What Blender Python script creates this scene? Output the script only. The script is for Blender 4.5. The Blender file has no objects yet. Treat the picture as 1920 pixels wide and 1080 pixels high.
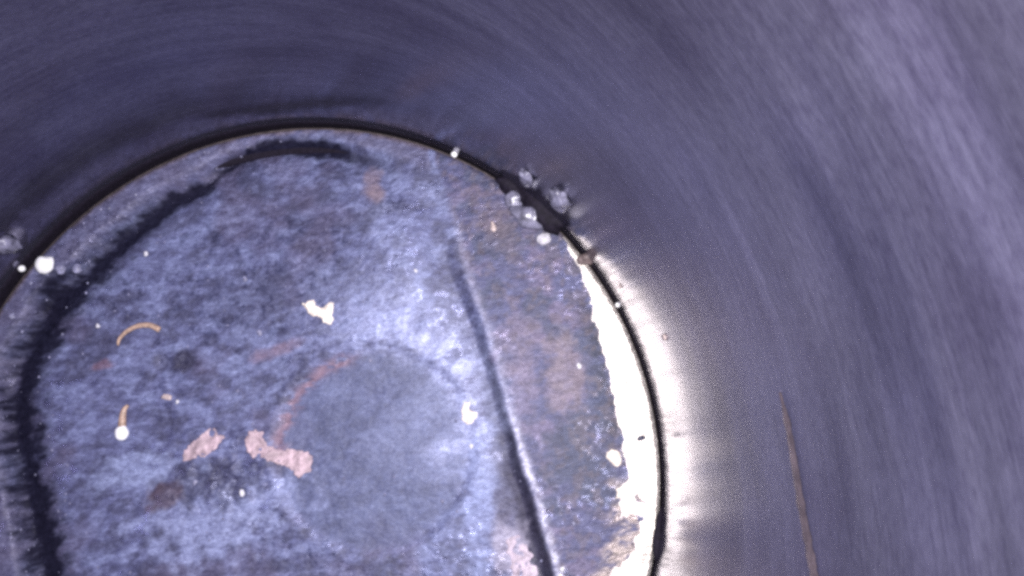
import bpy, bmesh, math, random
import numpy as np
from mathutils import Vector, Matrix, noise as mnoise

# ------------------------------------------------------------------ camera, world, light
MM = 0.001                                  # everything below is written in millimetres
sc = bpy.context.scene
C = sc.collection
BORE = 43.0                                 # bore radius
CAM = np.array([29.629, 0.0, 88.24])        # tip of the inspection scope inside the bore
F = 1400.0                                  # focal length in pixels of the 1920 px wide picture


def rot(a, b, c):
    ca, sa, cb, sb, cc, s_ = math.cos(a), math.sin(a), math.cos(b), math.sin(b), math.cos(c), math.sin(c)
    rx = np.array([[1, 0, 0], [0, ca, -sa], [0, sa, ca]])
    ry = np.array([[cb, 0, sb], [0, 1, 0], [-sb, 0, cb]])
    rz = np.array([[cc, -s_, 0], [s_, cc, 0], [0, 0, 1]])
    return rz @ ry @ rx


ROT = rot(0.18224, 0.03827, 6.10429)
cam_data = bpy.data.cameras.new('camera')
cam_data.sensor_width = 36.0
cam_data.lens = F / 1920.0 * 36.0
cam_data.clip_start = 0.0005
cam_data.clip_end = 5.0
cam = bpy.data.objects.new('camera', cam_data)
C.objects.link(cam)
m4 = Matrix([list(ROT[0]) + [0], list(ROT[1]) + [0], list(ROT[2]) + [0], [0, 0, 0, 1]])
m4.translation = Vector(CAM * MM)
cam.matrix_world = m4
sc.camera = cam

world = bpy.data.worlds.new('World')
sc.world = world
world.use_nodes = True
bg = world.node_tree.nodes['Background']
bg.inputs[0].default_value = (0.36, 0.32, 0.60, 1)
bg.inputs[1].default_value = 0.055

LED_POWER = 0.092
AIM = np.array([4.0, 12.0, 0.0])
for k in range(6):                          # the ring of small LEDs round the scope's lens
    a = 2 * math.pi * (k + 0.5) / 6
    ld = bpy.data.lights.new('scope_led', 'SPOT')
    ld.energy = LED_POWER
    ld.color = (1.0, 0.965, 0.99)
    ld.spot_size = math.radians(136)
    ld.spot_blend = 1.0
    ld.shadow_soft_size = 0.0006
    lo = bpy.data.objects.new('scope_led', ld)
    C.objects.link(lo)
    p = CAM + ROT @ np.array([2.6 * math.cos(a), 2.6 * math.sin(a), 0.4])
    lo.location = Vector(p * MM)
    lo.rotation_euler = Vector(AIM - p).to_track_quat('-Z', 'Y').to_euler()

sc.view_settings.view_transform = 'Standard'
sc.view_settings.look = 'None'
sc.view_settings.exposure = 0.0
sc.view_settings.gamma = 1.0
sc.view_settings.use_curve_mapping = False
sc.render.engine = 'CYCLES'
sc.cycles.max_bounces = 8
sc.cycles.glossy_bounces = 6
sc.cycles.sample_clamp_indirect = 6.0
sc.cycles.use_denoising = False            # leave a little of the scope's grain
sc.cycles.filter_width = 3.3                # the scope's small soft lens

# ------------------------------------------------------------------ helpers
rnd = random.Random(7)


def ray(u, v):
    return ROT @ np.array([(u - 960) / F, -(v - 540) / F, -1.0])


def on_plane(u, v, z=0.0):
    d = ray(u, v)
    return CAM + d * ((z - CAM[2]) / d[2])


def on_wall(u, v, r=BORE):
    d = ray(u, v)
    a = d[0] ** 2 + d[1] ** 2
    b = 2 * (CAM[0] * d[0] + CAM[1] * d[1])
    c = CAM[0] ** 2 + CAM[1] ** 2 - r * r
    t = (-b + math.sqrt(b * b - 4 * a * c)) / (2 * a)
    return CAM + d * t


def smooth(a, b, x):
    t = np.clip((x - a) / (b - a), 0, 1)
    return t * t * (3 - 2 * t)


_P = np.random.default_rng(3).random((256, 256))


def vnoise(x, y):
    xi = np.floor(x).astype(int); yi = np.floor(y).astype(int)
    fx = x - xi; fy = y - yi
    fx = fx * fx * (3 - 2 * fx); fy = fy * fy * (3 - 2 * fy)
    a = _P[xi % 256, yi % 256]; b = _P[(xi + 1) % 256, yi % 256]
    c = _P[xi % 256, (yi + 1) % 256]; d = _P[(xi + 1) % 256, (yi + 1) % 256]
    return (a * (1 - fx) + b * fx) * (1 - fy) + (c * (1 - fx) + d * fx) * fy


def fbm(x, y, s, o=4, seed=0.0):
    v = 0; amp = 0.5; tot = 0
    x = np.asarray(x, float) * s + 17.3 + seed * 13.7; y = np.asarray(y, float) * s + 41.9 + seed * 7.1
    for k in range(o):
        v = v + amp * vnoise(x, y); tot += amp
        x, y = (0.8 * x - 0.6 * y) * 2.03 + 11, (0.6 * x + 0.8 * y) * 2.03 + 5
        amp *= 0.55
    return v / tot


def link(name, me, mat, parent=None):
    o = bpy.data.objects.new(name, me)
    if mat:
        me.materials.append(mat)
    C.objects.link(o)
    if parent:
        o.parent = parent
    return o


def tag(o, label, cat, group=None):
    o['label'] = label; o['category'] = cat
    if group:
        o['group'] = group
    return o


def mesh(name, verts, faces, smooth_shade=True):
    me = bpy.data.meshes.new(name)
    me.from_pydata([tuple(v) for v in np.asarray(verts) * MM], [], faces)
    me.update()
    if smooth_shade:
        me.polygons.foreach_set('use_smooth', [True] * len(me.polygons))
    return me


# ------------------------------------------------------------------ materials
def new_mat(name):
    m = bpy.data.materials.new(name); m.use_nodes = True
    nt = m.node_tree
    return m, nt, nt.nodes['Principled BSDF']


def N(nt, kind, **kw):
    n = nt.nodes.new(kind)
    for k, v in kw.items():
        setattr(n, k, v)
    return n


def math_node(nt, op, a, b):
    n = N(nt, 'ShaderNodeMath', operation=op)
    for i, x in enumerate((a, b)):
        if isinstance(x, (int, float)):
            n.inputs[i].default_value = x
        else:
            nt.links.new(x, n.inputs[i])
    return n.outputs[0]


def noise_fac(nt, scale, detail=4, rough=0.6, stretch=(1, 1, 1), coord='Object', rotz=0.0):
    tc = N(nt, 'ShaderNodeTexCoord'); mp = N(nt, 'ShaderNodeMapping')
    mp.inputs['Scale'].default_value = stretch
    mp.inputs['Rotation'].default_value = (0, 0, rotz)
    nt.links.new(tc.outputs[coord], mp.inputs[0])
    n = N(nt, 'ShaderNodeTexNoise')
    n.inputs['Scale'].default_value = scale * 1000
    n.inputs['Detail'].default_value = detail
    n.inputs['Roughness'].default_value = rough
    nt.links.new(mp.outputs[0], n.inputs[0])
    return n


def ramp(nt, fac, stops):
    r = N(nt, 'ShaderNodeValToRGB')
    el = r.color_ramp.elements
    while len(el) < len(stops):
        el.new(0.5)
    for e, (p, c) in zip(el, stops):
        e.position = p; e.color = (*c, 1) if len(c) == 3 else c
    nt.links.new(fac, r.inputs[0])
    return r.outputs[0]


def mixc(nt, a, b, fac, mode='MIX'):
    n = N(nt, 'ShaderNodeMix', data_type='RGBA', blend_type=mode)
    n.clamp_result = False
    for s, x in ((n.inputs[0], fac), (n.inputs[6], a), (n.inputs[7], b)):
        if isinstance(x, (int, float)):
            s.default_value = x
        elif isinstance(x, tuple):
            s.default_value = (*x, 1)
        else:
            nt.links.new(x, s)
    return n.outputs[2]


def bump(nt, h, strength, dist, prev=None):
    b = N(nt, 'ShaderNodeBump')
    b.inputs['Strength'].default_value = strength
    b.inputs['Distance'].default_value = dist * MM
    nt.links.new(h, b.inputs['Height'])
    if prev:
        nt.links.new(prev, b.inputs['Normal'])
    return b.outputs[0]


# crown: deposits, painted sheen and step shade stored on the surface + fine procedural grain
def crown_material():
    m, nt, bs = new_mat('piston_crown_deposits_sheen_shade')
    L = nt.links
    at = N(nt, 'ShaderNodeAttribute', attribute_name='deposit_sheen_shade')
    pr = N(nt, 'ShaderNodeAttribute', attribute_name='finish')      # r = roughness, g = metallic, b = grain
    sp = N(nt, 'ShaderNodeSeparateColor'); L.new(pr.outputs['Color'], sp.inputs[0])
    g1 = noise_fac(nt, 1.1, 5, 0.68, (0.62, 1.25, 1), rotz=0.18)
    g2 = noise_fac(nt, 3.0, 3, 0.62, (0.65, 1.2, 1), rotz=0.18)
    t1 = ramp(nt, g1.outputs[0], [(0.30, (0.55, 0.53, 0.59)), (0.52, (1, 1, 1)), (0.72, (1.42, 1.43, 1.36))])
    t2 = ramp(nt, g2.outputs[0], [(0.28, (0.68, 0.66, 0.72)), (0.5, (1, 1, 1)), (0.74, (1.34, 1.34, 1.30))])
    tt = mixc(nt, t1, t2, 1.0, 'MULTIPLY')
    tt = mixc(nt, (1.0, 1.0, 1.0), tt, sp.outputs[2])
    col = mixc(nt, at.outputs['Color'], tt, 1.0, 'MULTIPLY')
    L.new(col, bs.inputs['Base Color'])
    L.new(sp.outputs[0], bs.inputs['Roughness'])
    L.new(sp.outputs[1], bs.inputs['Metallic'])
    L.new(math_node(nt, 'MULTIPLY', pr.outputs['Alpha'], 0.5), bs.inputs['Specular IOR Level'])
    b1 = bump(nt, g1.outputs[0], 0.35, 0.35)
    b2 = bump(nt, g2.outputs[0], 0.55, 0.12, b1)
    L.new(b2, bs.inputs['Normal'])
    return m


def wall_material():
    m, nt, bs = new_mat('honed_bore_wall')
    L = nt.links
    tc = N(nt, 'ShaderNodeTexCoord')
    # shear a little so that the scoring runs slightly helical
    mp = N(nt, 'ShaderNodeMapping'); mp.inputs['Rotation'].default_value = (0.045, 0.03, 0)
    L.new(tc.outputs['Object'], mp.inputs[0])

    def streak(scale, st, detail=4, rough=0.6):
        q = N(nt, 'ShaderNodeMapping'); q.inputs['Scale'].default_value = st
        L.new(mp.outputs[0], q.inputs[0])
        n = N(nt, 'ShaderNodeTexNoise'); n.inputs['Scale'].default_value = scale * 1000
        n.inputs['Detail'].default_value = detail; n.inputs['Roughness'].default_value = rough
        L.new(q.outputs[0], n.inputs[0]); return n.outputs[0]
    s1 = streak(0.30, (0.12, 0.12, 1.0), 5)
    s2 = streak(2.2, (0.035, 0.035, 1.0), 6, 0.75)
    bl = streak(0.10, (1, 1, 1), 4)
    gr = streak(3.2, (0.5, 0.5, 1), 3)
    c = ramp(nt, s1, [(0.28, (0.112, 0.105, 0.168)), (0.50, (0.146, 0.139, 0.212)), (0.72, (0.178, 0.171, 0.254))])
    c2 = ramp(nt, s2, [(0.3, (0.80, 0.80, 0.81)), (0.5, (1, 1, 1)), (0.72, (1.24, 1.24, 1.22))])
    c = mixc(nt, c, c2, 1.0, 'MULTIPLY')
    c3 = ramp(nt, bl, [(0.32, (0.78, 0.75, 0.80)), (0.52, (1, 1, 1)), (0.70, (1.16, 1.16, 1.18))])
    c = mixc(nt, c, c3, 1.0, 'MULTIPLY')
    c4 = ramp(nt, gr, [(0.3, (0.80, 0.78, 0.83)), (0.5, (1, 1, 1)), (0.7, (1.18, 1.18, 1.16))])
    c = mixc(nt, c, c4, 1.0, 'MULTIPLY')
    # wear rings at certain heights of the stroke, each wandering a little
    sz = N(nt, 'ShaderNodeSeparateXYZ'); L.new(mp.outputs[0], sz.inputs[0])
    zz = math_node(nt, 'ADD', math_node(nt, 'MULTIPLY', sz.outputs[2], 10.0), math_node(nt, 'MULTIPLY', math_node(nt, 'SUBTRACT', bl, 0.5), 0.05))
    wr = ramp(nt, zz, [(0.0, (1.0,) * 3), (0.46, (1.05,) * 3), (0.53, (0.80,) * 3), (0.60, (0.92,) * 3), (0.635, (0.90,) * 3), (0.66, (1.25,) * 3), (0.675, (1.2,) * 3), (0.69, (0.95,) * 3), (0.76, (1.15,) * 3), (1.0, (1.0,) * 3)])
    c = mixc(nt, c, wr, 1.0, 'MULTIPLY')
    vd = N(nt, 'ShaderNodeVectorMath', operation='DISTANCE')
    L.new(tc.outputs['Object'], vd.inputs[0]); vd.inputs[1].default_value = tuple(on_wall(1670, 570) * MM)
    sd = math_node(nt, 'ADD', math_node(nt, 'MULTIPLY', vd.outputs['Value'], 60.0), math_node(nt, 'MULTIPLY', math_node(nt, 'SUBTRACT', s1, 0.5), 0.9))
    c = mixc(nt, c, ramp(nt, sd, [(0.05, (0.66, 0.66, 0.72)), (0.55, (1.0, 1.0, 1.0))]), 1.0, 'MULTIPLY')
    L.new(c, bs.inputs['Base Color'])
    bs.inputs['Metallic'].default_value = 0.80
    # polished by the rings near the top of the piston, duller above
    rz = ramp(nt, zz, [(0.0, (0.115,) * 3), (0.07, (0.14,) * 3), (0.20, (0.24,) * 3), (0.45, (0.37,) * 3)])
    rr = mixc(nt, rz, ramp(nt, s1, [(0.3, (0.88,) * 3), (0.7, (1.14,) * 3)]), 1.0, 'MULTIPLY')
    L.new(rr, bs.inputs['Roughness'])
    b = bump(nt, s1, 0.06, 0.20)
    b = bump(nt, s2, 0.05, 0.05, b)
    L.new(b, bs.inputs['Normal'])
    return m


def plain(name, col, rough=0.5, metal=0.0, var=0.25, scale=2.0, spec=0.5, trans=0.0, bumpd=0.05):
    m, nt, bs = new_mat(name)
    n = noise_fac(nt, scale, 4, 0.6)
    lo = tuple(x * (1 - var) for x in col); hi = tuple(min(1.0, x * (1 + var)) for x in col)
    nt.links.new(ramp(nt, n.outputs[0], [(0.3, lo), (0.7, hi)]), bs.inputs['Base Color'])
    bs.inputs['Roughness'].default_value = rough
    bs.inputs['Metallic'].default_value = metal
    bs.inputs['Specular IOR Level'].default_value = spec
    if trans:
        bs.inputs['Transmission Weight'].default_value = trans
        bs.inputs['IOR'].default_value = 1.45
    if bumpd:
        nt.links.new(bump(nt, n.outputs[0], 0.5, bumpd), bs.inputs['Normal'])
    return m


M_CROWN = crown_material()
M_WALL = wall_material()
M_SOOT = plain('soot_black', (0.012, 0.009, 0.018), 0.75, 0, 0.5, 2.5, 0.2)
M_RINGM = plain('ring_brown_grey', (0.14, 0.115, 0.12), 0.6, 0.1, 0.4, 1.0)
M_CREAM = plain('cream_flake', (0.80, 0.70, 0.62), 0.5, 0, 0.3, 1.3, bumpd=0.2)
M_TAN = plain('tan_flake', (0.52, 0.42, 0.40), 0.6, 0, 0.3, 2.0)
M_PINK = plain('pink_flake', (0.44, 0.33, 0.37), 0.65, 0, 0.45, 1.0, bumpd=0.2)
M_AMBER = plain('amber_fibre', (0.42, 0.29, 0.22), 0.4, 0, 0.45, 2.0)
M_WHITE = plain('white_bead', (0.97, 0.97, 0.98), 0.35, 0, 0.05, 2.0, bumpd=0.0)
M_SPECK = plain('pale_speck', (0.66, 0.65, 0.70), 0.4, 0, 0.3, 2.0)
M_CRYST = plain('blue_grey_crumb', (0.24, 0.24, 0.36), 0.45, 0.0, 0.55, 1.2, 0.5)
M_SMEAR = plain('blue_grey_smear', (0.17, 0.165, 0.235), 0.28, 0.0, 0.6, 0.9, 0.5, bumpd=0.2)
M_DARK = plain('dark_crumb', (0.05, 0.05, 0.09), 0.55, 0, 0.4, 2.0)
M_BROWN = plain('brown_crumb', (0.16, 0.12, 0.12), 0.6, 0, 0.4, 2.0)
M_RUST = plain('rust_streak', (0.155, 0.118, 0.128), 0.45, 0.6, 0.45, 0.8)

# ------------------------------------------------------------------ bore
SEG = 720


def tube_rows(rows, az0=0.0, az1=2 * math.pi, seg=SEG, closed=True, wob=None):
    v = []; f = []
    n = seg if closed else seg + 1
    for r, z in rows:
        for k in range(n):
            a = az0 + (az1 - az0) * k / seg
            rr, zz = (r, z) if wob is None else wob(r, z, a)
            v.append((rr * math.cos(a), rr * math.sin(a), zz))
    for j in range(len(rows) - 1):
        for k in range(seg):
            k2 = (k + 1) % n
            f.append((j * n + k, j * n + k2, (j + 1) * n + k2, (j + 1) * n + k))
    return v, f


zs = [-0.12] + list(np.linspace(1.5, 100, 45))
v, f = tube_rows([(BORE, z) for z in zs])
f = [tuple(reversed(q)) for q in f]
wall = link('cylinder_wall', mesh('cylinder_wall', v, f), M_WALL)
wall['kind'] = 'structure'
v, f = tube_rows([(BORE, -14.0), (BORE, -0.6), (BORE - 0.05, -0.25), (BORE - 0.04, 0.22), (BORE + 0.05, 0.3)],
                 wob=lambda r, z, a: (r, z + ((-0.30 + 0.65 * float(smooth(0.9, 1.6, a) * smooth(5.0, 4.0, a))) if z > 0 else 0) + (0.18 * (mnoise.noise(Vector((a * 30, z, 1))) + mnoise.noise(Vector((a * 90, z, 2))) * .5) if z > -1 else 0)))
f = [tuple(reversed(q)) for q in f]
link('carbon_band', mesh('carbon_band', v, f), M_SOOT, wall)

# ------------------------------------------------------------------ piston crown
PC = np.array([0.42, -0.15])                # the piston sits slightly off centre in the bore
PR = 42.2
az_t = np.radians([40, 53, 62, 69, 75, 83, 91, 95, 101, 108, 117, 129, 136, 143, 200])
ar_t = np.array([39.0, 39.2, 39.6, 40.1, 41.1, 41.8, 41.5, 40.7, 38.9, 39.0, 38.3, 38.2, 38.8, 38.6, 38.6])


def outline(x, y):
    """signed distance-like value: > 0 inside the sunken centre of the crown"""
    r = np.hypot(x, y); az = np.arctan2(y, x)
    az = np.where(az < -2.0, az + 2 * np.pi, az)
    arc = np.interp(np.abs(az), az_t, ar_t) - r
    wig = (fbm(x, y, 0.35, 3, 5) - 0.5) * 1.3
    left = (x + 33.0 + 0.16 * y) / 1.013 + wig * 0.7
    right = (26.5 - 0.115 * y - x) / 1.007 + (fbm(x, y, 0.30, 3, 15) - 0.5) * 0.8
    arc = arc + wig * 0.45
    kk = np.clip(0.5 + 0.5 * (arc - left) / 4.0, 0, 1)              # round the corner where arc and line meet
    arc = arc * (1 - kk) + left * kk - 4.0 * kk * (1 - kk)
    return left, right, arc


DISC = np.array([9.6, 0.9]); DISC_R = 12.0


def height(x, y, fine=True):
    x = np.asarray(x, float); y = np.asarray(y, float)
    left, right, arc = outline(x, y)
    az = np.degrees(np.arctan2(y, x))
    # left / upper edge: a V-shaped valley just inside the land
    la = np.minimum(left, arc)
    soft = smooth(68, 58, az) * smooth(-60, -40, az)          # upper right: the edge melts away
    arcfade = 1 - soft
    s_l = smooth(-1.0, 1.2 + 6.0 * soft * smooth(10, 25, np.hypot(x, y)), la)
    s_r = smooth(0.0, 1.6 + 3.0 * smooth(14, 30, y), right)
    rim_ = smooth(PR - 2.6, PR - 1.2, np.hypot(x - PC[0], y - PC[1]))
    melt = smooth(11, 27, y) * smooth(4, 20, x)
    h = -1.5 * s_l * s_r * (1 - 0.9 * melt) - 0.55 * np.exp(-((la - 1.4) / 1.6) ** 2) * arcfade * s_r
    h = np.maximum(h, -2.6) * (1 - 0.75 * rim_)
    h = h + 0.10 * np.exp(-((right + 0.45) / 0.5) ** 2) * smooth(14, 2, y)
    inside = smooth(1.0, 6.0, np.minimum(np.minimum(left, right), arc))
    # gentle swell on the upper side of the central spot
    h = h + inside * 1.5 * np.exp(-(((x - 8) ** 2 + (y - 23.5) ** 2) / (2 * 9.0 ** 2)))
    dr = np.hypot(x - DISC[0], y - DISC[1]) + (fbm(x, y, 0.3, 2, 2) - .5) * 0.8
    h = h - 0.26 * smooth(DISC_R + 0.9, DISC_R - 0.9, dr) * inside + 0.06 * np.exp(-((dr - DISC_R - .6) / 0.7) ** 2) * inside
    h = h + inside * 0.25 * (fbm(x, y, 0.22, 3, 1) - 0.5)
    # caked crust in the lower left
    cr = np.exp(-(((x + 8.5) / 9) ** 2 + ((y + 0.0) / 5) ** 2))
    h = h + cr * 0.9 * (fbm(x, y, 0.75, 4, 9) - 0.45)
    # two shallow pits
    for (pu, pv, pr_) in ((345, 678, 1.3), (303, 676, 1.0)):
        q = on_plane(pu, pv, -1)
        h = h - 0.35 * np.exp(-(((x - q[0]) ** 2 + (y - q[1]) ** 2) / pr_ ** 2))
    if fine:
        soot = np.exp(-((la - 1.0) / 1.8) ** 2) * arcfade
        h = h + (0.09 + 0.16 * soot) * (fbm(x, y, 1.3, 3, 4) - 0.5) + 0.05 * (fbm(x, y, 3.1, 2, 6) - 0.5)
        r = np.hypot(x - PC[0], y - PC[1])
        h = h - 0.16 * smooth(PR - 0.3, PR, r)
    return h


def on_crown(u, v):
    z = -0.8
    for _ in range(6):
        q = on_plane(u, v, z)
        z = float(height(q[0], q[1], False))
    return np.array([q[0], q[1], z])


STEP = 0.17
n = int(2 * PR / STEP) + 1
gx = np.linspace(-PR, PR, n) + PC[0]; gy = np.linspace(-PR, PR, n) + PC[1]
X, Y = np.meshgrid(gx, gy, indexing='ij')
R0 = np.hypot(X - PC[0], Y - PC[1])
# pull the outermost cells onto the round edge
edge = (R0 > PR - STEP * 0.75) & (R0 < PR + STEP * 1.0)
sc_ = np.where(edge, PR / np.maximum(R0, 1e-6), 1.0)
sc_ = np.where(edge, sc_ * (1 + 0.0016 * (fbm(X, Y, 1.1, 2, 8) - 0.5)), sc_)
X = PC[0] + (X - PC[0]) * sc_; Y = PC[1] + (Y - PC[1]) * sc_
ok = R0 < PR + STEP * 1.0
Z = height(X, Y)

# --- deposits, painted sheen and step shade --------------------------------------------------------------
left, right, arc = outline(X, Y)
la = np.minimum(left, arc)
AZ = np.degrees(np.arctan2(Y, X)); RR = np.hypot(X, Y)
n1 = fbm(X, Y, 0.22, 4, 11); n2 = fbm(X * 0.75 - Y * 0.12, Y * 1.25, 0.55, 4, 12); n3 = fbm(X * 0.7, Y * 1.4, 1.3, 3, 13); n4 = fbm(X, Y, 0.12, 3, 14)
col = np.empty(X.shape + (3,))
rough = np.full(X.shape, 0.56); metal = np.full(X.shape, 0.10); grain = np.full(X.shape, 1.0)


def put(mask, c):
    global col
    mk = np.clip(mask, 0, 1)[..., None]
    col = col * (1 - mk) + np.array(c) * mk


def blob(u, v, ru, rv, ang=0.0, rag=0.5, seed=0, soft=0.35):
    """ragged patch centred at a place on the crown, radii in mm"""
    q = on_crown(u, v)
    dx, dy = X - q[0], Y - q[1]
    c, s = math.cos(math.radians(ang)), math.sin(math.radians(ang))
    a = (dx * c + dy * s) / ru; b = (-dx * s + dy * c) / rv
    d = np.hypot(a, b) + rag * 2 * (fbm(X, Y, 0.6, 4, 20 + seed) - 0.5)
    return smooth(1 + soft, 1 - soft, d)


col[:] = (0.165, 0.176, 0.375)
put(smooth(0.46, 0.66, n1) * 0.65, (0.090, 0.092, 0.20))
put(smooth(0.50, 0.64, n2) * 0.62, (0.070, 0.070, 0.150))
put(smooth(0.48, 0.33, n2) * 0.55, (0.29, 0.325, 0.62))
put(smooth(0.55, 0.70, n3) * 0.3, (0.075, 0.078, 0.17))
put(smooth(0.44, 0.30, n3) * 0.3, (0.28, 0.31, 0.60))
put(smooth(0.56, 0.70, n4) * 0.35, (0.17, 0.14, 0.26))
# oily, glossier spots
wet = smooth(0.54, 0.66, fbm(X, Y, 1.7, 3, 61)) * smooth(0.40, 0.60, fbm(X, Y, 0.2, 3, 62))
rough -= 0.26 * wet; metal += 0.25 * wet
# squish lands
land_r = smooth(0.3, -0.8, right)
put(land_r * 0.8, (0.158, 0.158, 0.37))
put(land_r * smooth(0.46, 0.68, n2) * 0.55, (0.36, 0.285, 0.50))
put(land_r * smooth(0.52, 0.40, n1) * 0.7, (0.10, 0.115, 0.24))
land_l = smooth(0.3, -0.8, la) * (X < 22)
put(land_l * 0.6, (0.165, 0.155, 0.29))
# wiped tan rim at the very edge
put(smooth(PR - 0.6, PR - 0.15, R0) * smooth(-0.1, 0.15, n2 - 0.45) * (AZ > 30) * 0.6, (0.26, 0.20, 0.25))
# soot packed into the valley on the left and upper edge
fade = smooth(60, 74, AZ) + (AZ < -90)
nar = np.where(AZ < -90, 1.0, smooth(96, 140, AZ)) * 1.30 + 0.42
cen = 1.1 + 0.62 * nar
sootd = np.abs(la - cen) / (1.0 * nar + 0.30) + 1.5 * (n1 - 0.5) + 2.2 * (n2 - 0.5) + 1.3 * (n3 - 0.5)
soot = smooth(1.75, 0.35, sootd) * np.clip(fade, 0, 1) * (X < 20)
put(soot * 0.97, (0.012, 0.011, 0.03))
rough += 0.2 * soot; metal *= 1 - soot
# soot plus the steep face's shade, painted dark along the right step
st = smooth(-0.05, 0.5, right) * smooth(3.3, 1.9, right + (n2 - .5) * 1.5) * smooth(15, 5, Y)
put(st * 0.9, (0.026, 0.024, 0.052)); metal *= 1 - st
st2 = smooth(0.0, 2.0, right) * smooth(7.5, 3.0, right + (n1 - .5) * 5) * smooth(22, 8, Y)
put(st2 * 0.45, (0.12, 0.11, 0.19))
# pale line on the rounded corner of the step
we = np.exp(-((right + 0.35) / 0.38) ** 2) * smooth(6, -2, Y) * smooth(-22, -14, Y)
we2 = np.exp(-((right + 0.35) / 0.5) ** 2) * smooth(30, 22, Y) * 0.28
put(np.clip(we * np.clip(0.75 + 3.0 * (n3 - .5), 0, 1) + we2, 0, 1) * 0.95, (0.80, 0.78, 1.1))
# blue-white LED sheen painted into the colour round the central spot's upper side
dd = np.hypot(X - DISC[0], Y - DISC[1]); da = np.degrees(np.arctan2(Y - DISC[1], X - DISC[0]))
sheen = np.exp(-((dd - np.interp(da, [-40, -20, 5, 40, 80, 110], [7.0, 9.0, 12.0, 14.0, 15.4, 16.8]) - (n1 - .5) * 5) / 4.0) ** 2) * smooth(-55, -12, da) * smooth(118, 70, da)
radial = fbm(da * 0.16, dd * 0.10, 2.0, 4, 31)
sheen = sheen * np.clip(0.45 + 0.9 * (radial - 0.32) + 1.2 * (n2 - 0.5), 0, 1.2)
sheen2 = blob(760, 800, 6.0, 2.6, 35, 0.5, 1, 0.6) * 0.45 + blob(725, 420, 2.0, 6, 15, 1.1, 2, 0.8) * 0.22 + blob(790, 360, 3.6, 1.3, -25, 0.9, 3, 0.7) * 0.22
put(np.clip(1.0 * sheen + sheen2, 0, 1) * 0.72, (0.66, 0.72, 1.25))
wk = 0.8 * np.clip(sheen * 1.6, 0, 1)
rough += 0.26 * wet * wk; metal -= 0.25 * wet * wk
rough -= 0.12 * np.clip(sheen, 0, 1)
# central spot: smooth blue, rust-red arc on its upper left rim
dk = smooth(DISC_R, DISC_R - 1.5, dd + (n2 - .5) * 2)
put(dk * 0.62 * (1 - 0.7 * np.clip(sheen, 0, 1)), (0.135, 0.155, 0.315))
rough += 0.26 * wet * dk * (1 - wk); metal -= 0.25 * wet * dk * (1 - wk); grain = grain * (1 - 0.35 * dk)
put(np.exp(-((dd - DISC_R - 0.5 - (n2 - .5) * 1.5) / 0.8) ** 2) * 0.42 * smooth(0.40, 0.6, n3)  * (smooth(10, 60, da) + (da < -5) * smooth(-75, -50, da)), (0.07, 0.07, 0.16))
red = np.exp(-((dd - DISC_R + 0.9 + (n2 - .5) * 1.6) / 0.75) ** 2) * smooth(85, 105, da) * smooth(192, 165, da)
put(red * 0.75 * smooth(0.3, 0.55, n3), (0.36, 0.22, 0.31))
# pale streaks low on the right of the centre
put(blob(900, 950, 1.7, 9.0, -8, 0.7, 4, 0.5) * 0.6, (0.40, 0.46, 0.86))
put(blob(870, 1010, 4.0, 4.0, 0, 0.9, 5, 0.5) * 0.35, (0.26, 0.30, 0.60))
put(blob(960, 1030, 2.0, 3.4, 0, 1.0, 6, 0.5) * 0.7, (0.50, 0.46, 0.66))
# crust, lower left
put(blob(400, 975, 9, 4.0, 0, 1.1, 7, 0.4) * 0.7, (0.38, 0.42, 0.76))
put(blob(395, 905, 6.5, 2.4, -5, 0.9, 8, 0.4) * 0.75, (0.07, 0.07, 0.15))
put(blob(310, 925, 2.3, 1.3, 10, 1.2, 9, 0.5) * 0.75, (0.10, 0.06, 0.09))
put(blob(270, 880, 6, 1.6, 0, 0.9, 10, 0.4) * 0.7, (0.38, 0.43, 0.76))
put(blob(345, 678, 1.5, 1.4, 0, 0.3, 11, 0.35) * 0.9, (0.055, 0.052, 0.11))
put(blob(303, 676, 1.1, 1.2, 0, 0.4, 12, 0.35) * 0.6, (0.075, 0.072, 0.15))
put(blob(520, 655, 3.0, 0.8, 8, 0.7, 13, 0.4) * 0.55, (0.30, 0.19, 0.27))
put(blob(195, 685, 1.6, 0.6, 0, 0.7, 14, 0.4) * 0.6, (0.28, 0.15, 0.21))
put(blob(590, 540, 14, 3.0, 0, 0.9, 15, 0.6) * 0.4, (0.10, 0.105, 0.22))
put(blob(700, 350, 1.2, 2.0, 0, 0.6, 16, 0.4) * 0.6, (0.36, 0.25, 0.29))
put(blob(930, 430, 2.4, 2.8, 0, 1.2, 17, 0.5) * 0.35, (0.30, 0.22, 0.28))
put(blob(1060, 700, 2.0, 6.0, -5, 0.9, 18, 0.4) * 0.55, (0.54, 0.42, 0.55))
put(blob(980, 650, 3.0, 4.0, 0, 1.0, 19, 0.4) * 0.5, (0.36, 0.29, 0.46))
put(blob(1120, 720, 1.2, 5.0, 3, 0.8, 21, 0.4) * 0.7, (0.10, 0.12, 0.26))
put(blob(1090, 850, 2.8, 5.0, 0, 0.9, 22, 0.4) * 0.7, (0.10, 0.115, 0.24))
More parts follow.
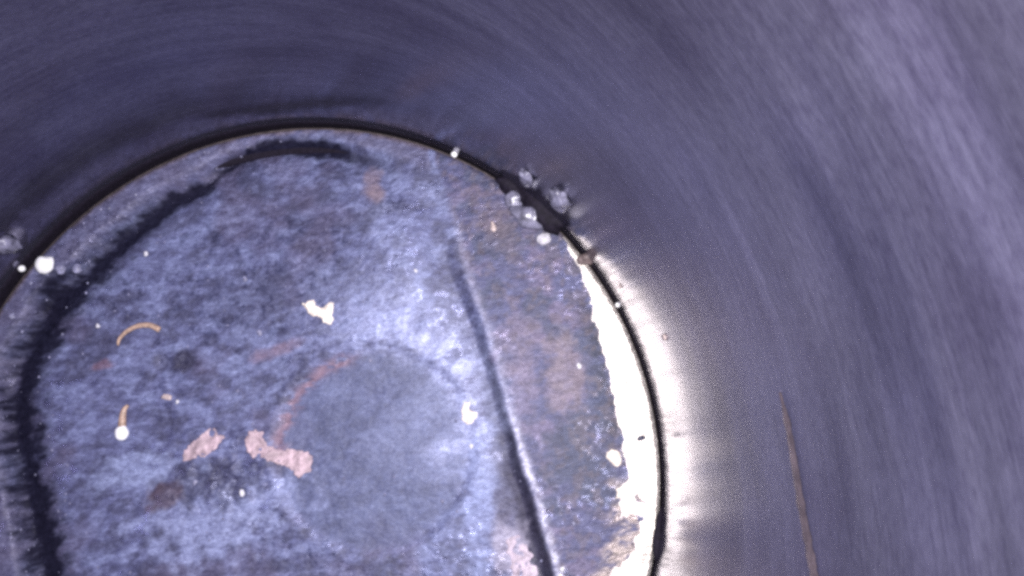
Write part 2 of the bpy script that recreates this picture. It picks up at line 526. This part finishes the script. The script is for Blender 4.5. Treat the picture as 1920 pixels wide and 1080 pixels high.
# bare, wiped metal crescent at the right edge
rb = np.interp(AZ, [-50, -36, -26, -20, -14, -8, -2, 5, 11, 21, 30, 34], [44, 41.6, 40.6, 40.0, 39.4, 38.9, 38.5, 38.7, 39.1, 40.5, 42.1, 44])
patch = 1.5 * (n2 - 0.5) + np.where(AZ < -9, smooth(-9, -15, AZ) * 7.0 * (fbm(X, Y, 0.45, 4, 40) - 0.5), 0.0)
bare = smooth(-0.12, 0.12, RR - rb + patch)
edge_d = smooth(-2.6, -0.5, RR - rb + patch) * (1 - bare) * smooth(-12, -4, AZ) * smooth(28, 18, AZ)
col *= (1 - 0.5 * edge_d * smooth(0.35, 0.55, n2))[..., None]
fleck = land_r * smooth(0.53, 0.62, fbm(X, Y, 1.1, 3, 44)) * smooth(-2, 8, RR - 26)
put(fleck * 0.38 * (1 - bare), (0.27, 0.20, 0.24))
tanp = smooth(36.6, 38.0, RR + 2.5 * (n2 - 0.5)) * smooth(-10, -14, AZ) * smooth(-36, -29, AZ) * (1 - bare) * smooth(0.36, 0.50, n3 * 0.5 + n2 * 0.5)
put(tanp * 0.85, (0.66, 0.54, 0.53)); metal += 0.35 * tanp; rough -= 0.12 * tanp
col *= np.array([0.70, 0.71, 0.655])
col *= (1 - 0.32 * land_r)[..., None]
put(bare * 1.0, (0.72, 0.665, 0.615)); col *= 1 - 0.30 * (bare * smooth(0.48, 0.7, n2))[..., None]
rough = rough * (1 - bare) + 0.42 * bare
metal = metal * (1 - bare) + 0.75 * bare
grain = grain * (1 - 0.85 * bare)
col = np.clip(col, 0.004, 0.95)

idx = -np.ones(X.shape, int)
vid = np.nonzero(ok.ravel())[0]
idx.ravel()[vid] = np.arange(len(vid))
VX = np.stack([X.ravel()[vid], Y.ravel()[vid], Z.ravel()[vid]], 1)
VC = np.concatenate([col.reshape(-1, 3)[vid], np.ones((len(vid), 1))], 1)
VF = np.stack([rough.ravel()[vid], metal.ravel()[vid], grain.ravel()[vid], np.clip(1 - 0.85 * soot - 0.6 * st, 0, 1).ravel()[vid]], 1)
a, b, c_, d = idx[:-1, :-1], idx[1:, :-1], idx[1:, 1:], idx[:-1, 1:]
good = (a >= 0) & (b >= 0) & (c_ >= 0) & (d >= 0)
Q = np.stack([a[good], b[good], c_[good], d[good]], 1)
# smooth normals of the whole crown, kept by every part so that no seam shows
dzx, dzy = np.gradient(Z, gx, gy)
nrm = np.stack([-dzx, -dzy, np.ones_like(Z)], -1)
nrm /= np.linalg.norm(nrm, axis=-1, keepdims=True)
VN = nrm.reshape(-1, 3)[vid]
# which part each face belongs to: 0 squish land, 1 sunken centre, 2 soot valley, 3 central spot, 4 bare crescent, 5 step
part = np.zeros(X.shape, int)
inner = (np.minimum(np.minimum(left, right), arc) > 0.0)
part[inner] = 1
part[(soot > 0.45)] = 2
part[(dd < DISC_R) & inner] = 3
part[(bare > 0.5)] = 4
part[(right > 0.0) & (right < 1.7) & (Y < 30) & (soot < 0.5)] = 5
bm_ = (part == 4) & ok & (R0 < PR + STEP * 0.5)
bm_[:-1, :-1] &= good; bm_[0] = bm_[-1] = False; bm_[:, 0] = bm_[:, -1] = False
start = tuple(np.argwhere(bm_ & (np.abs(AZ) < 4) & (R0 < PR - 1))[0])
seen = {start}; todo = [start]
while todo:
    i_, j_ = todo.pop()
    for t_ in ((i_ + 1, j_), (i_ - 1, j_), (i_, j_ + 1), (i_, j_ - 1)):
        if bm_[t_] and t_ not in seen:
            seen.add(t_); todo.append(t_)
keep = np.zeros_like(bm_); keep[tuple(np.array(list(seen)).T)] = True
part[(part == 4) & ~keep] = 0
FP = part[:-1, :-1][good]

piston = bpy.data.objects.new('piston', None)
C.objects.link(piston)
piston.location = (0, 0, 0)
piston.empty_display_size = 0.01
tag(piston, 'round sooty blue-grey metal piston crown with sunken centre at the bottom of the bore', 'piston')
NAMES = ['squish_land', 'sunken_centre', 'soot_valley', 'centre_spot', 'bare_metal_crescent', 'step_edge']
PLAB = [None, None, 'black granular soot packed along the left and upper edge', 'smooth round blue spot with rust-red arc on its rim',
        'bright white bare metal crescent along the right edge', 'dark straight step right of the sunken centre']
for k, nm in enumerate(NAMES):
    q = Q[FP == k]
    u, inv = np.unique(q, return_inverse=True)
    inv = inv.reshape(q.shape)
    me = bpy.data.meshes.new(nm)
    me.from_pydata((VX[u] * MM).tolist(), [], inv.tolist())
    me.update()
    me.polygons.foreach_set('use_smooth', [True] * len(me.polygons))
    for an, arr in (('deposit_sheen_shade', VC), ('finish', VF)):
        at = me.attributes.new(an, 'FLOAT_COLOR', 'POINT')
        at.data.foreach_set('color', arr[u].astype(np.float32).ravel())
    me.normals_split_custom_set_from_vertices(VN[u].tolist())
    o = link(nm, me, M_CROWN, piston)
    if PLAB[k]:
        o['label'] = PLAB[k]
# side of the piston and the ring seen in the gap
v, f = tube_rows([(PR, -0.14), (PR + 0.02, -0.5), (PR - 0.05, -1.2), (PR - 2.5, -1.25), (PR - 2.5, -2.8), (PR - 0.05, -2.85), (PR - 0.05, -14)])
v = [(x + PC[0], y + PC[1], z) for x, y, z in v]
link('top_land', mesh('top_land', v, [tuple(reversed(q)) for q in f][::1]), M_SOOT, piston)
v, f = tube_rows([(PR - 2.0, -1.3), (BORE - 0.14, -1.3), (BORE - 0.1, -1.4), (BORE - 0.1, -2.6), (PR - 2.0, -2.7)], az0=3.6, az1=3.6 + 2 * math.pi - 0.03, closed=False)
link('compression_ring', mesh('compression_ring', v, f), M_RINGM, piston)


# ------------------------------------------------------------------ loose things
def lump(name, pos, rad, mat, label, cat, rag=0.25, squash=(1, 1, 0.7), seed=0, sub=3, group=None, normal=(0, 0, 1), freq=1.1, yaw=0.0):
    bm = bmesh.new()
    bmesh.ops.create_icosphere(bm, subdivisions=sub, radius=1.0)
    for vt in bm.verts:
        d = vt.co.normalized()
        k = 1 + rag * 2 * mnoise.noise(d * freq + Vector((seed * 3.1, seed * 1.7, 0.5))) + rag * 0.7 * mnoise.noise(d * freq * 2.7 + Vector((seed, 0, 9)))
        vt.co = Vector((d.x * squash[0], d.y * squash[1], d.z * squash[2])) * (rad * k * MM)
    me = bpy.data.meshes.new(name)
    bm.to_mesh(me); bm.free()
    me.polygons.foreach_set('use_smooth', [True] * len(me.polygons))
    o = link(name, me, mat)
    o.rotation_mode = 'QUATERNION'
    qn = Vector(normal).to_track_quat('Z', 'Y')
    o.rotation_quaternion = qn @ Matrix.Rotation(yaw, 3, 'Z').to_quaternion()
    p = Vector(pos) + Vector(normal).normalized() * rad * squash[2] * 0.55
    o.location = p * MM
    return tag(o, label, cat, group)


def flake(name, pts, thick, mat, label, cat, seed=0, group=None, curl=0.3, lift=0.05, rag=1.0):
    """thin curled chip with a torn outline lying on the crown"""
    P = np.array([on_crown(*q)[:2] for q in pts])
    cen = np.append(P.mean(0), 0)
    cen[2] = float(height(cen[0], cen[1], False))
    g = 0.11
    x0, y0 = P.min(0) - 0.5; x1, y1 = P.max(0) + 0.5
    nx, ny = int((x1 - x0) / g) + 1, int((y1 - y0) / g) + 1
    A, B = np.meshgrid(x0 + g * np.arange(nx), y0 + g * np.arange(ny), indexing='ij')
    A2 = A + rag * 0.7 * (fbm(A, B, 1.1, 3, 50 + seed) - 0.5); B2 = B + rag * 0.7 * (fbm(A, B, 1.1, 3, 70 + seed) - 0.5)
    ins = np.zeros(A.shape, bool); dist = np.full(A.shape, 1e9)
    m = len(P)
    for i in range(m):
        (ax, ay), (bx, by) = P[i], P[(i + 1) % m]
        cond = ((ay > B2) != (by > B2)) & (A2 < (bx - ax) * (B2 - ay) / ((by - ay) if by != ay else 1e-9) + ax)
        ins ^= cond
        t = np.clip(((A2 - ax) * (bx - ax) + (B2 - ay) * (by - ay)) / ((bx - ax) ** 2 + (by - ay) ** 2), 0, 1)
        dist = np.minimum(dist, np.hypot(A2 - ax - t * (bx - ax), B2 - ay - t * (by - ay)))
    w1 = fbm(A, B, 0.8, 3, 90 + seed) - 0.5; w2 = fbm(A, B, 2.4, 2, 60 + seed) - 0.5
    top = height(A, B, False) + lift + thick * (0.35 + 0.65 * smooth(0, 0.45, dist)) + curl * 1.5 * w1 + 0.25 * thick * 4 * w2
    bot = top - thick * 0.9 - 0.06
    vs = []; fs = []; ids = {}

    def vtx(i, j, k):
        if (i, j, k) not in ids:
            ids[(i, j, k)] = len(vs)
            vs.append((A[i, j], B[i, j], (top if k else bot)[i, j]))
        return ids[(i, j, k)]
    cell = ins[:-1, :-1] & ins[1:, :-1] & ins[1:, 1:] & ins[:-1, 1:]
    # largest connected piece only
    best = set(); left_ = set(map(tuple, np.argwhere(cell)))
    while left_:
        st_ = left_.pop(); comp = {st_}; td = [st_]
        while td:
            i, j = td.pop()
            for q in ((i + 1, j), (i - 1, j), (i, j + 1), (i, j - 1)):
                if q in left_:
                    left_.discard(q); comp.add(q); td.append(q)
        if len(comp) > len(best):
            best = comp
    for i, j in best:
        c4 = [(i, j), (i + 1, j), (i + 1, j + 1), (i, j + 1)]
        fs.append([vtx(a_, b_, 1) for a_, b_ in c4])
        fs.append([vtx(a_, b_, 0) for a_, b_ in c4][::-1])
        for k, (di, dj) in enumerate(((0, -1), (1, 0), (0, 1), (-1, 0))):
            if (i + di, j + dj) not in best:
                p_, q_ = c4[k], c4[(k + 1) % 4]
                fs.append([vtx(*q_, 1), vtx(*p_, 1), vtx(*p_, 0), vtx(*q_, 0)])
    me = mesh(name, np.array(vs) - cen, fs, True)
    o = link(name, me, mat)
    o.location = Vector(cen * MM)
    return tag(o, label, cat, group)


def tube_pts(path, radii, org, n_=10):
    vs = []; fs = []
    path = [np.array(p) for p in path]
    for i, p in enumerate(path):
        t = path[min(i + 1, len(path) - 1)] - path[max(i - 1, 0)]
        t = t / np.linalg.norm(t)
        s = np.cross(t, [0, 0, 1]); s /= np.linalg.norm(s)
        u_ = np.cross(s, t)
        for k in range(n_):
            a_ = 2 * math.pi * k / n_
            vs.append(p + (s * math.cos(a_) + u_ * math.sin(a_)) * radii[i] - org)
    for i in range(len(path) - 1):
        for k in range(n_):
            k2 = (k + 1) % n_
            fs.append((i * n_ + k, i * n_ + k2, (i + 1) * n_ + k2, (i + 1) * n_ + k))
    fs.append(tuple(range(n_))[::-1]); fs.append(tuple((len(path) - 1) * n_ + k for k in range(n_)))
    return vs, fs


def spline(pts, n_=24):
    pts = np.array(pts, float); t = np.linspace(0, len(pts) - 1, n_)
    out = []
    for q in t:
        i = min(int(q), len(pts) - 2); u_ = q - i
        p0 = pts[max(i - 1, 0)]; p1 = pts[i]; p2 = pts[i + 1]; p3 = pts[min(i + 2, len(pts) - 1)]
        out.append(0.5 * ((2 * p1) + (p2 - p0) * u_ + (2 * p0 - 5 * p1 + 4 * p2 - p3) * u_ ** 2 + (3 * p1 - p0 - 3 * p2 + p3) * u_ ** 3))
    return out


# amber fibre lying in a curve
pp = [on_crown(*q) for q in spline([(224, 648), (228, 636), (243, 622), (264, 612), (285, 611), (302, 619)], 26)]
pp = [p + np.array([0, 0, 0.30 + 0.25 * math.sin(math.pi * i / 25)]) for i, p in enumerate(pp)]
vs, fs = tube_pts(pp, [0.14 + 0.22 * math.sin(math.pi * min(1, i / 24) * 0.5) * (1 + .25 * mnoise.noise(Vector((i * .7, 1, 1)))) for i in range(26)], pp[0])
o = link('curved_fibre', mesh('curved_fibre', vs, fs), M_AMBER); o.location = Vector(pp[0] * MM)
tag(o, 'thin curved amber fibre lying on the left of the crown', 'fibre')

# droplet with an amber tail
pp = [on_crown(*q) for q in spline([(243, 760), (236, 768), (233, 782), (232, 800)], 16)]
pp = [p + np.array([0, 0, 0.35]) for p in pp]
dro = bpy.data.objects.new('tailed_droplet', None); C.objects.link(dro); dro.location = Vector((pp[-1] - [0, 0, .35]) * MM)
dro.empty_display_size = 0.002
tag(dro, 'white round-headed droplet with an amber tail, left of the pink flakes', 'droplet')
org = pp[-1] - np.array([0, 0, .35])
vs, fs = tube_pts(pp, [0.20 + 0.30 * (i / 15) for i in range(16)], org)
link('tail', mesh('tail', vs, fs), M_AMBER, dro)
bm = bmesh.new(); bmesh.ops.create_icosphere(bm, subdivisions=3, radius=0.78 * MM)
for vt in bm.verts:
    vt.co.z *= 0.75; vt.co.y *= 1.12
    vt.co *= 1 + 0.22 * mnoise.noise(vt.co / MM * 1.3)
hp = on_crown(232, 812) + np.array([0, 0, 0.45]) - org
bmesh.ops.translate(bm, verts=bm.verts, vec=Vector(hp * MM))
me = bpy.data.meshes.new('head'); bm.to_mesh(me); bm.free(); me.polygons.foreach_set('use_smooth', [True] * len(me.polygons))
link('head', me, M_WHITE, dro)

flake('cream_flake', [(568, 570), (578, 563), (590, 563), (597, 572), (604, 576), (616, 567), (627, 566), (625, 585), (628, 598), (622, 609), (610, 603), (596, 597), (582, 588)], 0.18, M_CREAM,
      'jagged cream chip above the rust-red arc of the central spot', 'flake', 1, curl=0.5)
flake('cream_flake', [(876, 750), (883, 756), (884, 766), (893, 772), (890, 782), (886, 795), (874, 797), (864, 788), (862, 770), (868, 757)], 0.22, M_CREAM,
      'rounded cream chip beside the dark straight step on the right', 'flake', 2, curl=0.3)
flake('pink_flake', [(342, 852), (355, 838), (364, 822), (372, 806), (384, 800), (395, 795), (405, 800), (418, 812), (428, 822), (410, 832), (396, 842), (392, 856), (380, 852), (366, 862), (350, 864)], 0.12, M_PINK,
      'broad ragged pink flake right of the white-headed droplet', 'flake', 3, curl=0.5, rag=2.4)
flake('pink_flake', [(457, 815), (474, 808), (490, 812), (494, 826), (500, 838), (518, 838), (540, 842), (566, 842), (590, 856), (583, 878), (570, 892), (566, 905), (556, 903), (548, 886), (528, 872), (502, 864), (476, 852), (456, 840)], 0.18, M_PINK,
      'long pink flake with a knobbed end, below the central spot', 'flake', 4, curl=0.5, rag=2.0)
flake('tan_crumb', [(302, 742), (312, 738), (324, 740), (323, 750), (312, 752), (304, 750)], 0.2, M_TAN, 'small tan crumb between the curved fibre and the pink flakes', 'crumb', 5)
M_PALE = plain('pale_crust', (0.50, 0.42, 0.50), 0.65, 0, 0.5, 0.9, bumpd=0.25)
flake('pale_crust', [(948, 1010), (962, 1000), (978, 1012), (990, 1030), (1004, 1052), (1012, 1075), (1000, 1092), (965, 1095), (950, 1078), (958, 1060), (946, 1040)], 0.14, M_PALE,
      'ragged pale pinkish crust at the bottom edge, left of the dark step', 'crust', 6, curl=0.5, rag=2.2)
flake('white_crust', [(1138, 846), (1152, 842), (1166, 848), (1170, 862), (1160, 876), (1146, 868), (1136, 858)], 0.2, M_CREAM, 'white crust knob jutting left from the bare bright crescent', 'crust', 7)
flake('white_crust', [(1152, 918), (1164, 912), (1178, 920), (1176, 932), (1164, 936), (1152, 940), (1158, 928)], 0.2, M_CREAM, 'small white crust lump low beside the bare bright crescent', 'crust', 8)

up = (0, 0, 1)
lump('white_bead', on_crown(88, 498), 1.1, M_WHITE, 'large bright white bead on the left rim of the crown', 'bead', 0.14, (1, 1, 0.75), 1)
lump('white_bead', on_crown(43, 504), 0.42, M_WHITE, 'small white bead at the gap beside the large white bead', 'bead', 0.06, (1, 1, 0.9), 2)
lump('clear_bead', on_crown(116, 505), 0.62, M_CRYST, 'blue-grey bead touching the right of the large white bead', 'bead', 0.15, (1, 1, .7), 3)
lump('clear_bead', on_crown(147, 504), 0.6, M_CRYST, 'blue-grey bead at the soot edge, second right of the white bead', 'bead', 0.2, (.8, 1.1, .7), 4)
for i, (u_, v_, r_, lb) in enumerate([
        (184, 611, 0.30, 'white speck between the soot valley and the curved fibre'),
        (274, 477, 0.34, 'white speck at the inner edge of the upper left soot'),
        (460, 523, 0.36, 'pale speck midway between the upper soot and the cream chip'),
        (488, 624, 0.40, 'pale speck left of the cream chip, above a reddish smear'),
        (333, 753, 0.26, 'white speck beside the small tan crumb'),
        (24, 594, 0.42, 'pale speck low on the left rim near the picture edge'),
        (780, 508, 0.28, 'white speck in the pale painted sheen above the central spot'),
        (695, 676, 0.24, 'white speck on the upper rim of the central spot'),
        (884, 836, 0.34, 'white speck below the rounded cream chip'),
        (1086, 686, 0.36, 'white speck on the brownish right land'),
        (1054, 1068, 0.36, 'white speck at the bottom edge, right of the dark step'),
        (830, 940, 0.28, 'pale speck on the lower right rim of the central spot'),
        (455, 925, 0.45, 'bright glint in the caked crust below the pink flakes'),
        (366, 905, 0.35, 'pale glint at the top of the caked crust'),
        (1076, 982, 0.25, 'pinkish speck low on the right land')]):
    lump('white_speck', on_crown(u_, v_), r_ * 0.8, M_SPECK if i in (0, 1, 4, 6, 8, 9, 10, 12) else M_CRYST, lb, 'speck', 0.38, (1, 1.2, 0.6), 10 + i, 2, 'pale specks on the crown')

# crumbs jammed in the gap at the upper right
lump('blue_crumb', on_crown(968, 376), 1.15, M_SMEAR, 'round blue-grey crumb, upper one on the crown at the jammed gap', 'crumb', 0.22, (1.1, 1, .6), 30)
lump('blue_crumb', on_crown(1002, 406), 1.75, M_SMEAR, 'wedge-shaped blue-grey crumb lying against the widened black gap', 'crumb', 0.3, (1.5, 0.75, .6), 31, yaw=-0.25)
lump('pale_bead', on_crown(1020, 449), 0.85, M_CRYST if False else plain('pale_bead', (0.62, 0.6, 0.66), .35, 0, .2), 'pale bead on the crown just above the tip of the bright crescent', 'bead', 0.12, (1, 1, .75), 32)
for (u_, v_, r_, lb, sd) in [(990, 328, 0.95, 'small blue-grey drop on the wall above the black gap', 33), (1056, 368, 1.45, 'larger blue-grey drop on the wall right of the black gap', 34), (12, 456, 1.15, 'grey-violet drop on the wall at the left picture edge', 35)]:
    q = on_wall(u_, v_); nn = (-q[0], -q[1], 0)
    lump('wall_drop', q, r_ * 1.15, M_SMEAR, lb, 'drop', 0.25, (0.85, 1.25, .55), sd, normal=nn, freq=1.6, group='drops on the bore wall')
q = on_wall(1012, 366, BORE - 0.2)
lump('carbon_lump', (q[0], q[1], -0.1), 2.2, M_SOOT, 'black carbon lump jamming the gap between the blue-grey crumbs', 'carbon', 0.35, (1.7, 0.85, .7), 36, yaw=math.atan2(q[1], q[0]) + math.pi / 2)
q = on_wall(960, 330, BORE - 0.2)
lump('carbon_lump', (q[0], q[1], -0.1), 1.6, M_SOOT, 'smaller black carbon lump along the gap, left of the larger one', 'carbon', 0.3, (2.0, 0.7, .5), 37, yaw=math.atan2(q[1], q[0]) + math.pi / 2)
q = on_crown(1232, 1000)
lump('carbon_lump', (q[0], q[1], -0.2), 1.2, M_SOOT, 'black carbon lump at the gap near the bottom of the crescent', 'carbon', 0.35, (2.0, 0.45, .4), 38, yaw=math.atan2(q[1], q[0]) + math.pi / 2)
lump('brown_crumb', on_crown(1102, 484), 0.95, M_BROWN, 'grey-brown crumb bridging the gap at the tip of the bright crescent', 'crumb', 0.25, (1.2, 0.9, .7), 39)
lump('gap_bead', on_crown(852, 290), 0.40, M_WHITE, 'white bead in the black gap at the top of the crown', 'bead', 0.1, (1, 1, .9), 40)
lump('gap_bead', on_crown(1161, 571), 0.42, M_WHITE, 'white bead bridging the gap beside the bright crescent', 'bead', 0.1, (1.3, .8, .9), 41)
lump('gap_bead', on_crown(1181, 597), 0.40, M_TAN, 'tan bead in the gap just below the white one', 'bead', 0.1, (1.2, .8, .9), 42)
lump('dark_speck', on_crown(1202, 822), 0.42, M_DARK, 'dark oval speck on the bare bright crescent', 'speck', 0.15, (1.25, 0.75, .5), 43)
lump('dark_speck', on_crown(1126, 560), 0.16, M_DARK, 'tiny dark speck on the upper part of the bright crescent', 'speck', 0.15, (1, 1, .5), 44, 2)
q = on_wall(1164, 536)
lump('dark_speck', q, 0.30, M_TAN, 'tiny pinkish speck on the wall above the bright crescent', 'speck', 0.2, (1, 1, .4), 45, 2, normal=(-q[0], -q[1], 0))
q = on_wall(1247, 632)
lump('dark_speck', q, 0.42, M_TAN, 'brownish smudge on the bright wall reflection beside the gap', 'speck', 0.3, (1, 1.2, .35), 46, 2, normal=(-q[0], -q[1], 0))
lump('brown_crumb', on_crown(925, 425), 0.45, M_TAN, 'tan crumb left of the wedge-shaped crumb', 'crumb', 0.3, (.7, 1.5, .5), 47)

# rust streak on the wall
vs = []; fs = []
cl = spline([(1463, 735), (1478, 800), (1490, 870), (1503, 950), (1518, 1030), (1528, 1085), (1536, 1140)], 60)
for i, q in enumerate(cl):
    w_ = (5.0 + 4.0 * i / 60) * (1 + 0.5 * mnoise.noise(Vector((i * 0.4, 0, 0)))) * min(1, 0.2 + i / 10)
    for s, dr in ((-1, -0.02), (0, -0.09), (1, -0.02)):
        p = on_wall(q[0] + s * w_, q[1], BORE)
        k = (BORE + dr) / math.hypot(p[0], p[1])
        vs.append((p[0] * k, p[1] * k, p[2]))
for i in range(59):
    for j in range(2):
        fs.append((i * 3 + j, i * 3 + j + 1, (i + 1) * 3 + j + 1, (i + 1) * 3 + j))
link('rust_streak', mesh('rust_streak', vs, fs), M_RUST, wall)

# fine grit: uncountable pale grains in the soot and along the rim
vs = []; fs = []
cnt = 0
while cnt < 800:
    x = rnd.uniform(-42, 42); y = rnd.uniform(-20, 42)
    r = math.hypot(x - PC[0], y - PC[1])
    if r > PR - 0.4:
        continue
    l_, r_, a_ = outline(np.array(x), np.array(y)); la_ = float(min(l_, a_))
    wgt = 0.9 * math.exp(-((la_ - 0.5) / 4.5) ** 2) * (x < 5) + 0.12
    wgt += 0.5 * math.exp(-(((x + 7) / 6) ** 2 + ((y - 0) / 3.5) ** 2))
    if rnd.random() > wgt or (1.2 < la_ < 4.0 and rnd.random() < 0.8):
        continue
    s = 0.03 + 0.17 * rnd.random() ** 3.5
    z = float(height(np.array(x), np.array(y))) + s * 0.5
    o_ = len(vs)
    for dv in ((1, 0, 0), (-1, 0, 0), (0, 1, 0), (0, -1, 0), (0, 0, 1), (0, 0, -1)):
        k = s * rnd.uniform(0.7, 1.4)
        vs.append((x + dv[0] * k, y + dv[1] * k, z + dv[2] * k))
    for t in ((0, 2, 4), (2, 1, 4), (1, 3, 4), (3, 0, 4), (2, 0, 5), (1, 2, 5), (3, 1, 5), (0, 3, 5)):
        fs.append(tuple(o_ + q for q in t))
    cnt += 1
g = link('fine_grit', mesh('fine_grit', vs, fs, False), M_CRYST)
g['kind'] = 'stuff'
tag(g, 'fine pale grit scattered through the soot and over the crown', 'grit')
